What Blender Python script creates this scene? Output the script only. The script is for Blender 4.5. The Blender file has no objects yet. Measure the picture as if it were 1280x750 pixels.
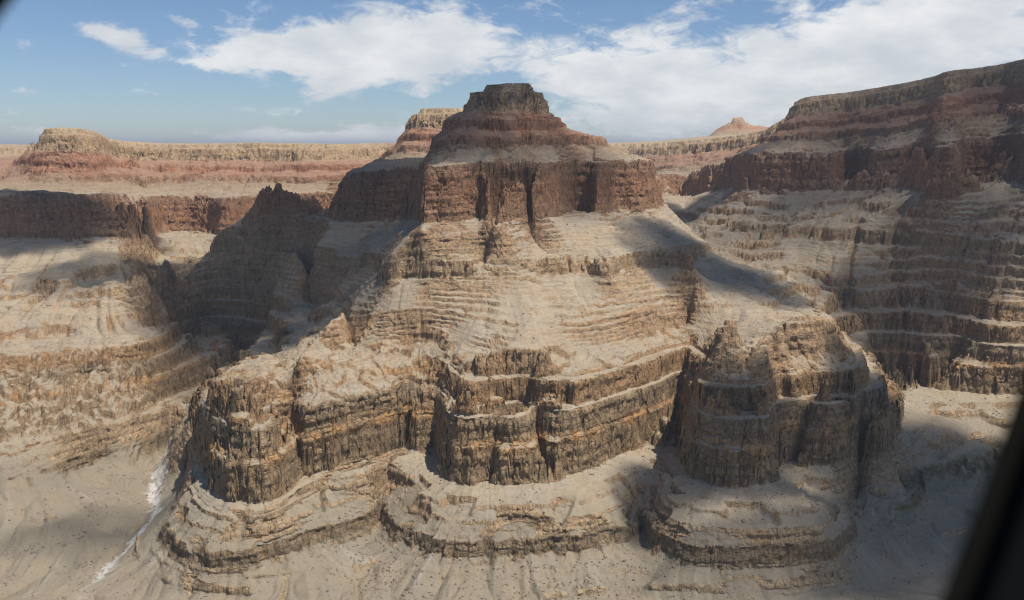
import bpy, math, random
import numpy as np
R = math.radians
S = bpy.context.scene
col = S.collection

# ------------------------------------------------------------------ camera
F = 1108.0                                   # focal length in pixels of a 1280 px wide frame
PITCH = math.atan(193.0 / F)                 # looking down into the canyon
CP, SP = math.cos(PITCH), math.sin(PITCH)
cam = bpy.data.cameras.new('camera')
cam.sensor_width = 36.0
cam.lens = 36.0 * F / 1280.0
cam.clip_start = 0.05
cam.clip_end = 200000.0
cam.dof.use_dof = True
cam.dof.focus_distance = 2200.0
cam.dof.aperture_fstop = 2.8
camo = bpy.data.objects.new('camera', cam)
camo.location = (0, 0, 0)
camo.rotation_euler = (math.pi / 2 - PITCH, 0, 0)
col.objects.link(camo)
S.camera = camo

HAZE = 2.0e-5
# ------------------------------------------------------------------ light
SUN = np.array([0.36, -0.23, 0.90]); SUN /= np.linalg.norm(SUN)
sl = bpy.data.lights.new('sun', 'SUN')
sl.energy = 5.0
sl.angle = R(0.5)
sl.color = (1.0, 0.955, 0.89)
so = bpy.data.objects.new('sun', sl)
from mathutils import Vector
so.rotation_euler = Vector(tuple(SUN)).to_track_quat('Z', 'Y').to_euler()
so.location = (0, 0, 3000)
col.objects.link(so)

S.view_settings.view_transform = 'Standard'
S.view_settings.look = 'None'
S.view_settings.exposure = 0.0
S.view_settings.gamma = 1.0
S.cycles.filter_width = 1.05
S.cycles.max_bounces = 5
S.cycles.diffuse_bounces = 3
S.cycles.transparent_max_bounces = 8
S.cycles.volume_bounces = 0
try:
    S.cycles.use_denoising = True
except Exception:
    pass


class NT:
    """small helper that builds shader node networks"""
    def __init__(self, tree):
        self.t = tree
        self.n = tree.nodes
        self.n.clear()

    def node(self, typ, **kw):
        nd = self.n.new(typ)
        for k, v in kw.items():
            setattr(nd, k, v)
        return nd

    def put(self, sock, v):
        if isinstance(v, bpy.types.NodeSocket):
            self.t.links.new(v, sock)
        elif v is not None:
            if sock.type == 'RGBA' and len(v) == 3:
                v = (*v, 1.0)
            sock.default_value = v

    def m(self, op, a, b=None, c=None, clamp=False):
        nd = self.node('ShaderNodeMath', operation=op, use_clamp=clamp)
        for i, v in enumerate((a, b, c)):
            if v is not None:
                self.put(nd.inputs[i], v)
        return nd.outputs[0]

    def v(self, op, a, b=None):
        nd = self.node('ShaderNodeVectorMath', operation=op)
        self.put(nd.inputs[0], a)
        if b is not None:
            self.put(nd.inputs[1], b)
        return nd.outputs[0]

    def noise(self, vec, scale, detail=4, rough=0.55, dist=0.0):
        nd = self.node('ShaderNodeTexNoise')
        self.put(nd.inputs['Vector'], vec)
        nd.inputs['Scale'].default_value = scale
        nd.inputs['Detail'].default_value = detail
        nd.inputs['Roughness'].default_value = rough
        nd.inputs['Distortion'].default_value = dist
        return nd.outputs['Fac']

    def mix(self, f, a, b, mode='MIX'):
        nd = self.node('ShaderNodeMix', data_type='RGBA', blend_type=mode)
        self.put(nd.inputs[0], f)
        self.put(nd.inputs[6], a)
        self.put(nd.inputs[7], b)
        return nd.outputs[2]

    def step(self, x, lo, hi):
        nd = self.node('ShaderNodeMapRange', interpolation_type='SMOOTHSTEP')
        self.put(nd.inputs[0], x)
        self.put(nd.inputs[1], lo)
        self.put(nd.inputs[2], hi)
        return nd.outputs[0]

    def ramp(self, x, stops):
        nd = self.node('ShaderNodeValToRGB')
        cr = nd.color_ramp
        while len(cr.elements) > 1:
            cr.elements.remove(cr.elements[-1])
        cr.elements[0].position = stops[0][0]
        cr.elements[0].color = (*stops[0][1], 1)
        for p, c in stops[1:]:
            e = cr.elements.new(p)
            e.color = (*c, 1)
        self.put(nd.inputs[0], x)
        return nd.outputs[0]

    def attr(self, name):
        nd = self.node('ShaderNodeAttribute', attribute_name=name)
        return nd.outputs['Fac']


# ------------------------------------------------------------------ sky with broken summer cloud
world = bpy.data.worlds.new('World')
S.world = world
world.use_nodes = True
w = NT(world.node_tree)
sky = w.node('ShaderNodeTexSky', sky_type='NISHITA')
sky.sun_disc = False
sky.sun_elevation = math.asin(SUN[2])
sky.sun_rotation = math.atan2(SUN[0], SUN[1])
sky.altitude = 1300
sky.air_density = 1.0
sky.dust_density = 0.6
sky.ozone_density = 2.0
tc = w.node('ShaderNodeTexCoord').outputs['Generated']
sp = w.node('ShaderNodeSeparateXYZ'); w.put(sp.inputs[0], tc)
dx, dy, dz = sp.outputs
az = w.m('ARCTAN2', dx, dy)                  # radians, 0 = north (+Y)
el = w.m('ARCSINE', dz)


def sky_blob(ax, ay, sx, sy, tilt=0.0, amp=1.0):
    """a soft patch of the sky where cloud gathers: azimuth, elevation and size in degrees"""
    a = w.m('SUBTRACT', az, R(ax)); e = w.m('SUBTRACT', el, R(ay))
    e = w.m('MULTIPLY_ADD', a, -tilt, e)
    a = w.m('DIVIDE', a, R(sx)); e = w.m('DIVIDE', e, R(sy))
    q = w.m('ADD', w.m('MULTIPLY', a, a), w.m('MULTIPLY', e, e))
    return w.m('MULTIPLY', w.m('EXPONENT', w.m('MULTIPLY', q, -1.0)), amp)


den = w.m('ADD', dz, 0.36)
cx = w.m('DIVIDE', dx, den); cy = w.m('DIVIDE', dy, den)
cv = w.node('ShaderNodeCombineXYZ'); w.put(cv.inputs[0], cx); w.put(cv.inputs[1], cy)
cvec = cv.outputs[0]
n1 = w.noise(cvec, 3.6, 9, 0.62, 0.35)
n2 = w.noise(w.v('ADD', cvec, (7.3, 2.1, 0.4)), 11.0, 7, 0.62, 0.5)
BLOBS = [(-12.0, 6.0, 5.5, 1.7, 0.05, .42), (-5.5, 5.6, 5.0, 1.9, 0.0, .46), (-15.5, 5.3, 3.0, .9, .1, .2), (-23.5, 6.2, 2.0, .75, -.1, .36),
         (-8.0, 8.6, 3.0, .9, 0.1, .12), (-11.5, 3.3, 2.2, .6, .25, .24), (-19.0, 4.8, 1.6, .4, 0, .22),
         (12.0, 4.6, 7.0, 3.2, 0.0, .34), (24.0, 6.2, 7.5, 3.4, 0.25, .46), (6.0, 4.0, 4.5, 2.2, 0.0, .26), (14.0, 9.4, 3.5, .7, 0, .2),
         (-14.5, 0.45, 7.5, .55, 0, .34), (-6.5, .3, 4.0, .8, 0, .28), (10.0, 1.4, 8.0, 1.2, 0, .20), (-28.0, 3.0, 1.2, .3, 0, .18)]
cov = None
for b in BLOBS:
    g = sky_blob(*b)
    cov = g if cov is None else w.m('ADD', cov, g)
dens = w.m('ADD', w.m('ADD', w.m('MULTIPLY', n1, 0.8), w.m('MULTIPLY', n2, 0.66)), cov)
mask = w.step(dens, 0.81, 1.03)
shade = w.step(w.noise(w.v('ADD', cvec, (1.0, 5.0, 2.0)), 4.0, 6, 0.6), 0.3, 0.75)
ccol = w.mix(shade, (7.3, 7.7, 8.2), (10.6, 10.6, 10.5))
skyc = w.mix(1.0, sky.outputs[0], (0.84, 0.94, 1.09), 'MULTIPLY')
allc = w.mix(w.m('MULTIPLY', mask, 0.93), skyc, ccol)
bg = w.node('ShaderNodeBackground')
bg.inputs['Strength'].default_value = 0.088
w.put(bg.inputs[0], allc)
wo = w.node('ShaderNodeOutputWorld')
w.t.links.new(bg.outputs[0], wo.inputs[0])

# ------------------------------------------------------------------ numeric noise
rng = np.random.RandomState(7)
PERM = rng.permutation(512).astype(np.int32)
PERM = np.concatenate([PERM, PERM])
GA = rng.rand(512).astype(np.float32) * 2 * np.pi
GX, GY = np.cos(GA), np.sin(GA)
GV = (rng.rand(512).astype(np.float32) * 2 - 1)


def perlin2(x, y):
    x = np.asarray(x, np.float32); y = np.asarray(y, np.float32)
    xf = np.floor(x); yf = np.floor(y)
    u = x - xf; v = y - yf
    xi = xf.astype(np.int32) & 511; yi = yf.astype(np.int32) & 511
    x1 = (xi + 1) & 511; y1 = (yi + 1) & 511
    def g(ix, iy, du, dv):
        h = PERM[PERM[ix] + iy]
        return GX[h] * du + GY[h] * dv
    su = u * u * u * (u * (u * 6 - 15) + 10); sv = v * v * v * (v * (v * 6 - 15) + 10)
    a = g(xi, yi, u, v); b = g(x1, yi, u - 1, v)
    c = g(xi, y1, u, v - 1); d = g(x1, y1, u - 1, v - 1)
    return 1.5 * ((a + (b - a) * su) * (1 - sv) + (c + (d - c) * su) * sv)


def fbm2(x, y, oct=3, rough=0.5):
    s = 0; a = 1.0; t = 0
    for k in range(oct):
        s = s + a * perlin2(x * 2 ** k + 17.3 * k, y * 2 ** k - 9.1 * k); t += a; a *= rough
    return s / t


def value3(x, y, z):
    """trilinear value noise, -1..1"""
    xf = np.floor(x); yf = np.floor(y); zf = np.floor(z)
    u = x - xf; v = y - yf; q = z - zf
    xi = xf.astype(np.int32) & 511; yi = yf.astype(np.int32) & 511; zi = zf.astype(np.int32) & 511
    u = u * u * (3 - 2 * u); v = v * v * (3 - 2 * v); q = q * q * (3 - 2 * q)
    def h(i, j, k):
        return GV[PERM[PERM[PERM[i] + j] + k]]
    i1 = (xi + 1) & 511; j1 = (yi + 1) & 511; k1 = (zi + 1) & 511
    r = 0
    for k, wk in ((zi, 1 - q), (k1, q)):
        a = h(xi, yi, k) * (1 - u) + h(i1, yi, k) * u
        b = h(xi, j1, k) * (1 - u) + h(i1, j1, k) * u
        r = r + wk * (a * (1 - v) + b * v)
    return r


def sstep(x, a, b):
    t = np.clip((x - a) / (b - a), 0, 1)
    return t * t * (3 - 2 * t)


# ------------------------------------------------------------------ strata: level U -> height
ZK = np.array([(-60, -985), (0, -965), (60, -935), (97, -912), (100, -898), (140, -880), (148, -868), (155, -838), (186, -813.5), (188, -808), (216, -791), (218, -784),
               (262, -764), (273, -684), (284, -672), (295, -617), (310, -611), (318, -557), (336, -549), (350, -490),
               (560, -352), (571, -308), (700, -203), (720, -48), (744, -22), (768, 2), (774, 30), (818, 50), (824, 80), (858, 103),
               (869, 163), (877, 169), (883, 190), (1000, 197), (1100, 420)], float)
ZU, ZZ = ZK[:, 0], ZK[:, 1]


def Zof(u):
    return np.interp(u, ZU, ZZ)


# smooth alternative (no cliffs) for the discontinuous bands
ZSK = [k for k in ZK.tolist() if not (90 < k[0] < 102 or 145 <= k[0] <= 220 or 264 < k[0] < 300 or 305 < k[0] < 312 or 320 < k[0] < 420 or 500 < k[0] < 650 or 760 < k[0] < 830)]
ZSK += [[u_, float(Zof(u_))] for u_ in (420, 500, 650)]
ZSK = np.array(sorted(ZSK))
ZS2 = np.array([k for k in ZSK.tolist() if not 262 < k[0] < 410] + [[273, -684], [284, -672], [295, -617]])
ZS2 = ZS2[np.argsort(ZS2[:, 0])]

# ------------------------------------------------------------------ mapped outlines of the beds
# 'z' lines: (px, py[, U]) seen against the level's height.  'd' lines: (px, forward distance[, U[, W]]).
LINES = []


def zl(U, pts, W=0.0):
    LINES.append(('z', U, W, pts))


def dl(U, pts, W=0.0):
    LINES.append(('d', U, W, pts))


# valley floor and foreground
zl(40, [(-120, 745, 40), (0, 745, 40), (110, 745, 42), (180, 745, 60), (250, 745, 78), (350, 740, 100), (440, 735, 98), (500, 740, 98), (650, 745, 102),
        (800, 745, 88), (900, 748, 84), (1000, 745, 65), (1150, 720, 50), (1250, 700, 48), (1400, 690, 48)])
dl(10, [(-300, 1150), (640, 1150), (1500, 1150)])
zl(60, [(110, 735, 45), (125, 715, 50), (160, 672, 62), (185, 640, 75), (195, 612, 88), (190, 590, 98), (200, 572, 106), (222, 545, 120), (240, 528, 135)])
zl(60, [(-120, 690, 62), (0, 690, 66), (80, 690, 62)])
zl(60, [(440, 700, 112), (466, 668, 128), (486, 630, 150), (500, 602, 175)])
zl(60, [(808, 690, 118), (806, 660, 140), (808, 625, 160)])
# lowest cliff rim
zl(155, [(-120, 612), (0, 605), (60, 592), (100, 575), (130, 560)])
zl(155, [(240, 572), (225, 600), (212, 625), (206, 650), (218, 670), (240, 685), (262, 690), (300, 688), (335, 680), (370, 668), (400, 660), (440, 650),
         (470, 638), (480, 622)])
zl(155, [(482, 636), (492, 652), (520, 664), (545, 672), (575, 676), (610, 673), (640, 674), (680, 672), (720, 664), (760, 660), (780, 655), (793, 640), (800, 622)])
zl(155, [(811, 625), (812, 642), (816, 655), (830, 668), (850, 677), (870, 683), (905, 685), (960, 682), (1000, 680), (1040, 675), (1055, 665), (1064, 640),
         (1068, 615), (1075, 595)])
zl(155, [(1120, 600), (1140, 590), (1150, 585), (1185, 580), (1220, 565), (1290, 550), (1400, 540)])
# the two thin ledges
zl(189, [(375, 642), (400, 635), (440, 625), (470, 617), (492, 608)])
zl(220, [(378, 620), (400, 612), (430, 603), (460, 593, 220, 8), (500, 582, 220, 12), (512, 575, 220, 8)])
zl(189, [(507, 625), (525, 637), (560, 648), (610, 652), (640, 650), (700, 650), (740, 645), (770, 632), (790, 618), (800, 605)])
zl(220, [(519, 612), (540, 622), (570, 630), (610, 632), (640, 630), (700, 628), (730, 625), (760, 612), (785, 598), (805, 585), (820, 582)])
zl(189, [(808, 610), (808, 625), (815, 640), (850, 655), (880, 660), (960, 662), (1020, 657), (1035, 648), (1040, 630)])
zl(220, [(826, 588), (828, 600), (830, 620), (850, 630), (880, 636), (920, 640), (980, 638), (1022, 632), (1030, 618)])
# foot of the main brown cliff
zl(262, [(-120, 565), (0, 555), (50, 545), (100, 535), (150, 520), (200, 505), (225, 500)])
zl(262, [(192, 446), (200, 456), (225, 456), (250, 442), (300, 448), (335, 455), (310, 468), (270, 487), (240, 515), (236, 535), (240, 548), (252, 578), (270, 602), (285, 615), (305, 628), (330, 630), (348, 622), (354, 608), (366, 576, 262, 10),
         (378, 594, 262, 15), (400, 585, 262, 25), (440, 578, 262, 35), (470, 567, 262, 40), (500, 560, 262, 40), (528, 558, 262, 35), (542, 560, 262, 20), (546, 572), (549, 588), (570, 603), (590, 607), (610, 602), (630, 590),
         (644, 580), (658, 575), (668, 579), (676, 593), (690, 602), (715, 592), (735, 588), (760, 575), (800, 558), (830, 545), (845, 532), (850, 540), (852, 575), (860, 594),
         (890, 607), (930, 610), (958, 605), (966, 601), (972, 588), (979, 580), (988, 577), (1000, 573), (1020, 570), (1050, 573), (1090, 565), (1115, 552), (1130, 540), (1130, 515),
         (1110, 490), (1092, 470), (1083, 470), (1120, 471), (1165, 477), (1190, 476), (1200, 478), (1240, 490), (1290, 492), (1400, 498)])
# top of the main cliff
zl(295, [(-120, 478), (0, 468), (60, 462), (100, 455), (160, 452), (188, 455)], -30)
zl(295, [(197, 400), (230, 398), (260, 397), (300, 397), (340, 402)])
zl(295, [(330, 455), (300, 465), (262, 482), (248, 494), (250, 505), (265, 525), (285, 543), (310, 543), (335, 540), (345, 537), (356, 522, 295, 8), (366, 499, 295, 14), (380, 507, 295, 25), (420, 498, 295, 35), (460, 488, 295, 40), (490, 483, 295, 40),
         (520, 480, 295, 38), (545, 485, 295, 20), (556, 500, 295, 6), (563, 513), (580, 517), (600, 520), (630, 522), (650, 517), (662, 508), (672, 507), (690, 512), (730, 510), (760, 498), (790, 491), (815, 482), (835, 472), (856, 463),
         (863, 475), (866, 505), (872, 515), (890, 518), (925, 520), (958, 518), (966, 510), (973, 500), (981, 499), (988, 501), (1010, 500), (1050, 502), (1075, 497), (1100, 500), (1112, 492),
         (1103, 470), (1085, 445), (1072, 428), (1085, 416), (1130, 417), (1160, 420), (1185, 421), (1195, 421), (1205, 424), (1240, 432), (1290, 434), (1400, 440)])
# second tier
zl(318, [(200, 378), (260, 374), (300, 374), (350, 372)])
zl(318, [(258, 487), (290, 497), (325, 500), (345, 490, 318, 8)])
dl(318, [(385, 2060), (430, 2100), (480, 2135), (520, 2185), (548, 2200)], 36)
dl(350, [(405, 2190), (430, 2235), (480, 2255), (530, 2275), (562, 2240)], 36)
zl(318, [(556, 470, 318, 8), (566, 486), (580, 490), (610, 488), (640, 490), (662, 483), (668, 478), (690, 482), (710, 482), (730, 475), (760, 468), (790, 458), (815, 450), (835, 442), (862, 434),
         (870, 470), (880, 486), (910, 489), (945, 491), (958, 488), (966, 478), (974, 472), (985, 471), (1000, 470), (1040, 475), (1070, 470), (1085, 455), (1070, 430), (1050, 412), (1040, 398), (1090, 391),
         (1140, 391), (1175, 396), (1190, 394), (1200, 399), (1240, 407), (1290, 409), (1400, 415)])
# top of the brown tiers
zl(350, [(-120, 428), (0, 425), (65, 412), (110, 412), (140, 415), (170, 410), (185, 402), (196, 388)], -80)
zl(350, [(215, 352), (260, 350), (300, 350), (340, 350), (380, 358), (410, 375), (430, 400), (442, 420), (446, 428)])
dl(330, [(300, 2010, 321), (340, 2100, 328), (380, 2170, 338), (420, 2240, 346)], 20)
dl(318, [(345, 2420), (325, 2340), (300, 2240), (280, 2130), (262, 2050)])
zl(350, [(572, 428, 350, 8), (600, 440), (612, 438), (640, 436), (665, 441), (690, 439), (712, 432), (760, 425), (790, 415), (815, 408), (850, 398), (868, 395)])
dl(350, [(875, 2130), (885, 2085), (910, 2068), (930, 2068), (941, 2085), (950, 2150), (956, 2190), (968, 2200), (985, 2180), (1020, 2180), (1046, 2235), (1056, 2290)])
dl(330, [(971, 2130, 319), (966, 2155, 334), (957, 2180, 346)])
zl(350, [(893, 418, 415), (905, 410, 445), (918, 412, 428)])
zl(350, [(940, 425, 405), (970, 405, 430), (1000, 391, 455), (1030, 395, 440), (1048, 402, 415)])
zl(350, [(870, 345, 500), (920, 348, 485), (985, 338, 480), (1020, 345, 462)])
zl(350, [(1000, 356), (1040, 361), (1090, 362), (1140, 360), (1175, 363), (1196, 368), (1205, 370), (1240, 376), (1290, 379), (1400, 385)])
# gully left of the butte
zl(500, [(512, 290, 680), (490, 320, 612), (462, 352, 525), (432, 392, 445), (405, 420, 400), (375, 442, 372)], -20)
dl(660, [(500, 2560, 672), (528, 2380, 690)], -10)
# upper slope band
zl(571, [(500, 325), (540, 328), (590, 328), (600, 326), (650, 315), (690, 320), (700, 318), (725, 318), (740, 323), (760, 325), (780, 317), (820, 311), (850, 313), (872, 318)])
dl(571, [(450, 2800), (430, 2880), (400, 2960), (340, 3230), (305, 3270)], -30)
zl(571, [(-120, 345), (0, 345), (60, 352), (110, 354), (150, 353), (190, 352), (210, 340), (230, 325), (260, 320)], -150)
dl(571, [(930, 3500), (1000, 3360), (1050, 3310), (1100, 3220), (1140, 3170), (1165, 3100), (1200, 3020), (1240, 2900), (1290, 2840), (1400, 2650)])
# right gorge behind the butte
dl(430, [(855, 4600, 600), (866, 3900, 520), (880, 3500, 450), (900, 3150, 425), (960, 3080, 410), (1020, 2980, 395)])
# foot of the red cliff
zl(700, [(527, 277), (545, 276), (560, 276), (598, 273), (608, 274.5), (616, 276.5), (650, 273), (690, 269), (705, 266), (722, 262.5), (734, 262.5), (746, 265.5), (772, 262.2), (800, 262)])
dl(700, [(800, 2868), (822, 2960), (834, 3080), (830, 3230), (800, 3350), (720, 3450), (680, 3600), (670, 3900), (670, 4300)])
dl(700, [(526, 2420, 700, 0), (524, 2600, 700, -10), (521, 2850, 700, -40), (505, 2980, 700, -65), (470, 3020, 700, -70), (430, 3040, 700, -70), (405, 3060, 700, -70), (398, 3130, 700, -65), (405, 3260, 700, -60), (440, 3450, 700, -50), (470, 3560, 700, -50), (475, 3800, 700, -40), (465, 4100, 700, -40)])
dl(705, [(408, 3320, 704), (370, 3350, 704), (345, 3380, 708), (318, 3390, 708), (306, 3370, 700)], -45)
dl(690, [(300, 3460, 640), (345, 3500, 650), (400, 3460, 660)], -60)
dl(705, [(410, 3140, 706), (395, 3150, 704), (370, 3220, 704), (345, 3270, 709), (318, 3285, 711), (304, 3285, 708)], -45)
dl(500, [(293, 3275, 650), (272, 3285, 585), (240, 3300, 480), (218, 3280, 392), (203, 3240, 338), (196, 3200, 305)], -15)
dl(500, [(150, 3500, 450), (200, 3560, 490), (290, 3650, 540), (380, 3600, 560), (430, 3700, 580)], -120)
dl(700, [(-200, 3250, 700, -150), (-60, 3300, 700, -150), (0, 3360, 700, -152), (60, 3400, 700, -155), (120, 3420, 700, -155), (170, 3440, 700, -156), (186, 3520, 700, -158), (194, 3750, 700, -175), (204, 3960, 700, -190), (235, 4020, 700, -195), (264, 3990, 700, -192), (276, 3830, 700, -185), (292, 3870, 700, -185), (320, 4020, 700, -182), (380, 4120, 700, -180), (430, 4250, 700, -180)])
dl(700, [(850, 5200, 700, -110), (880, 4700, 700, -50), (915, 4350, 700, -5), (932, 4060, 700, 0), (950, 3960, 700, 0), (1000, 3880, 700, 3), (1042, 3850, 700, 5), (1056, 4050, 700, -5), (1080, 4000, 700, 0), (1088, 3700, 700, 14), (1130, 3640, 700, 18), (1138, 3700, 700, 20),
         (1150, 3600, 700, 25), (1158, 3180, 700, 48), (1195, 3120, 700, 52), (1205, 3480, 700, 40), (1250, 3450, 700, 42), (1280, 3100, 700, 55), (1400, 2800, 700, 68)])
# head of the red cliff
dl(720, [(529, 2435, 720, 0), (545, 2455, 720, 0), (560, 2457, 720, 0), (598, 2540, 720, 0), (608, 2500, 720, 0), (616, 2445, 720, 0), (650, 2540, 720, 0), (690, 2655, 720, 0), (704, 2755, 720, 0), (722, 2880, 720, 0), (734, 2885, 720, 0), (746, 2768, 720, 0), (772, 2885, 720, 0), (790, 2905, 720, 0), (808, 2940, 720, 0), (816, 3010, 720, 0),
         (800, 3180, 720, 0), (700, 3300, 720, 0), (650, 3600, 720, -10), (640, 3900, 720, -20)])
dl(720, [(529, 2440, 720, 0), (527, 2600, 720, -5), (526, 2880, 720, -25), (515, 3030, 720, -35), (470, 3065, 720, -38), (440, 3095, 720, -38), (427, 3165, 720, -38), (434, 3270, 720, -38), (460, 3390, 720, -35), (490, 3600, 720, -30), (485, 3900, 720, -25)])
dl(740, [(470, 3200, 750), (515, 3180, 746), (560, 3350, 735), (570, 3650, 735)], -25)
dl(720, [(-200, 3300, 720, -125), (-60, 3345, 720, -125), (0, 3405, 720, -128), (60, 3450, 720, -130), (120, 3470, 720, -128), (164, 3500, 720, -130), (180, 3570, 720, -135), (190, 3800, 720, -160), (204, 4015, 720, -180), (240, 4075, 720, -184), (260, 4045, 720, -184), (277, 3900, 720, -178), (298, 3930, 720, -176), (325, 4080, 720, -178), (380, 4170, 720, -178), (440, 4320, 720, -178)])
dl(720, [(800, 6000, 720, -160), (850, 5450, 720, -130), (885, 4800, 720, -60), (922, 4400, 720, 0), (937, 4105, 720, 20), (952, 4005, 720, 24), (1000, 3925, 720, 26), (1038, 3895, 720, 28), (1054, 4110, 720, 32), (1082, 4070, 720, 40), (1092, 3745, 720, 46), (1128, 3690, 720, 50), (1140, 3760, 720, 58),
         (1148, 3650, 720, 60), (1162, 3230, 720, 72), (1192, 3170, 720, 74), (1207, 3540, 720, 92), (1248, 3510, 720, 94), (1283, 3150, 720, 100), (1400, 2850, 720, 105)])
# upper ledges
dl(774, [(548, 2680), (580, 2640), (640, 2690), (700, 2810), (718, 2925), (740, 2930), (757, 2950), (755, 3010), (700, 3110), (600, 3100), (548, 3000), (540, 2820), (548, 2680)])
dl(858, [(577, 2830), (600, 2775), (640, 2760), (675, 2795), (691, 2860), (685, 2945), (640, 2985), (590, 2945), (577, 2830)])
dl(819, [(556, 2750), (590, 2705), (640, 2722), (690, 2820), (712, 2950), (722, 2970), (710, 2990), (650, 3050), (580, 3020), (554, 2890), (556, 2750)])
dl(873, [(587, 2850), (635, 2800), (681, 2855), (640, 2958), (587, 2850)])
dl(889, [(607, 2872), (635, 2840), (661, 2872), (640, 2912), (607, 2872)])
dl(774, [(486, 4150), (500, 3960), (540, 3830), (600, 3850), (650, 4100), (640, 4400)], -25)
dl(858, [(506, 4060), (530, 3960), (570, 3940), (605, 4000), (610, 4200), (540, 4250), (506, 4150), (506, 4060)], -25)
dl(893, [(535, 4070), (570, 4040), (580, 4120), (540, 4160)], -25)
dl(774, [(-60, 4900), (0, 4500), (14, 4250), (20, 4100), (40, 3920), (100, 3900), (125, 3980), (150, 4150), (200, 4250), (260, 4300), (330, 4300), (370, 4250), (420, 4300), (470, 4450)], -165)
dl(858, [(34, 4700, 858, -120), (36, 4400, 858, -105), (40, 4080, 858, -100), (55, 3985, 858, -100), (90, 3970, 858, -100), (120, 4030, 858, -105), (132, 4200, 858, -125), (140, 4400, 858, -160), (165, 4460, 858, -180), (200, 4500, 858, -180), (260, 4520, 858, -180), (320, 4510, 858, -180), (362, 4490, 858, -180), (372, 4390, 858, -176), (395, 4385, 858, -176), (425, 4450, 858, -180), (450, 4600, 858, -185), (470, 4900, 858, -185)])
dl(893, [(55, 4080, 893, -100), (90, 4080, 893, -100), (115, 4200, 893, -115), (150, 4560, 893, -180), (260, 4620, 893, -180), (350, 4600, 893, -180), (440, 4720, 893, -182)])
dl(910, [(60, 5200), (200, 5200), (440, 5400), (600, 6500), (640, 7500)], -185)
dl(730, [(-200, 4200, 745), (-60, 4300, 750), (-20, 4800, 752), (0, 5600, 765)], -180)
dl(774, [(790, 6350, 774, -185), (830, 5850, 774, -160), (880, 5450, 774, -130), (930, 5050, 774, -80), (952, 4600, 774, -15), (965, 4250, 774, 20), (1000, 4150, 774, 25), (1050, 4200, 774, 36), (1095, 3950, 774, 52), (1140, 3880, 774, 62), (1158, 3800, 774, 70), (1172, 3500, 774, 80), (1195, 3450, 774, 84), (1215, 3750, 774, 98), (1250, 3720, 774, 100), (1290, 3350, 774, 104), (1400, 3000, 774, 108)])
dl(858, [(785, 6550, 858, -185), (840, 6100, 858, -165), (900, 5750, 858, -135), (950, 5450, 858, -100), (978, 5050, 858, -30), (988, 4480, 858, 42), (1002, 4340, 858, 50), (1060, 4310, 858, 60), (1110, 4120, 858, 80), (1158, 4000, 858, 105), (1180, 3720, 858, 128), (1200, 3760, 858, 131), (1215, 3930, 858, 140), (1250, 3880, 858, 160), (1290, 3560, 858, 165), (1400, 3250, 858, 165)])
dl(893, [(800, 6700, 893, -185), (850, 6250, 893, -165), (905, 5880, 893, -135), (960, 5560, 893, -100), (1000, 5000, 893, 20), (1004, 4520, 893, 58), (1062, 4420, 893, 70), (1114, 4240, 893, 90), (1165, 4110, 893, 112), (1186, 3840, 893, 130), (1204, 3880, 893, 134), (1220, 4040, 893, 145), (1255, 3990, 893, 163), (1290, 3680, 893, 168), (1400, 3370, 893, 168)])
dl(905, [(1060, 5200, 905, 60), (1250, 4900, 905, 150), (1420, 4300, 905, 165)])
# far plain and the distant butte
dl(910, [(-400, 9000), (300, 9000), (640, 9000), (800, 8300), (850, 7700)], -185)
dl(1050, [(862, 7750, 985, -150), (885, 7560, 1000, -150), (925, 7500, 1006, -140), (970, 7560, 1000, -140), (1004, 7800, 990, -140), (1010, 8200, 985, -140), (930, 8400, 985, -140)])
dl(1050, [(893, 7850, 1040, -140), (906, 7820, 1062, -140), (918, 7800, 1076, -140), (930, 7800, 1073, -140), (946, 7850, 1056, -140), (968, 7900, 1048, -140), (985, 7950, 1030, -140)])
dl(910, [(870, 7000), (1000, 6700), (1200, 7000), (1500, 7500)], -110)
dl(910, [(-400, 14000), (640, 14000), (1700, 14000)], -190)

# ------------------------------------------------------------------ harmonic fit of level (U) and dip (W) in log-polar plan
TH0 = R(37.0)
R0, R1 = 1150.0, 14000.0
DS = 0.0030
NT_, NR_ = int(2 * TH0 / DS) + 1, int(math.log(R1 / R0) / DS) + 1


def unproject_z(px, py, z):
    a = (px - 640) / F; b = (375 - py) / F
    vy = CP + b * SP; vz = b * CP - SP
    t = z / vz
    return a * t, vy * t


def place_d(px, d, z):
    depth = d * CP - z * SP
    return (px - 640) / F * depth, d


PX, PY, PU, PW = [], [], [], []
for mode, U, W, pts in LINES:
    rows = []
    for p in pts:
        u = p[2] if len(p) > 2 else U
        ww = p[3] if len(p) > 3 else W
        z = float(Zof(u)) + ww
        x, y = unproject_z(p[0], p[1], z) if mode == 'z' else place_d(p[0], p[1], z)
        rows.append((x, y, u, ww))
    for a, b in zip(rows[:-1], rows[1:]):
        n = max(2, int(math.hypot(b[0] - a[0], b[1] - a[1]) / (0.0012 * math.hypot(a[0], a[1]))))
        t = np.linspace(0, 1, n)
        PX.append(a[0] + (b[0] - a[0]) * t); PY.append(a[1] + (b[1] - a[1]) * t)
        PU.append(a[2] + (b[2] - a[2]) * t); PW.append(a[3] + (b[3] - a[3]) * t)
PX, PY, PU, PW = map(np.concatenate, (PX, PY, PU, PW))


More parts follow.
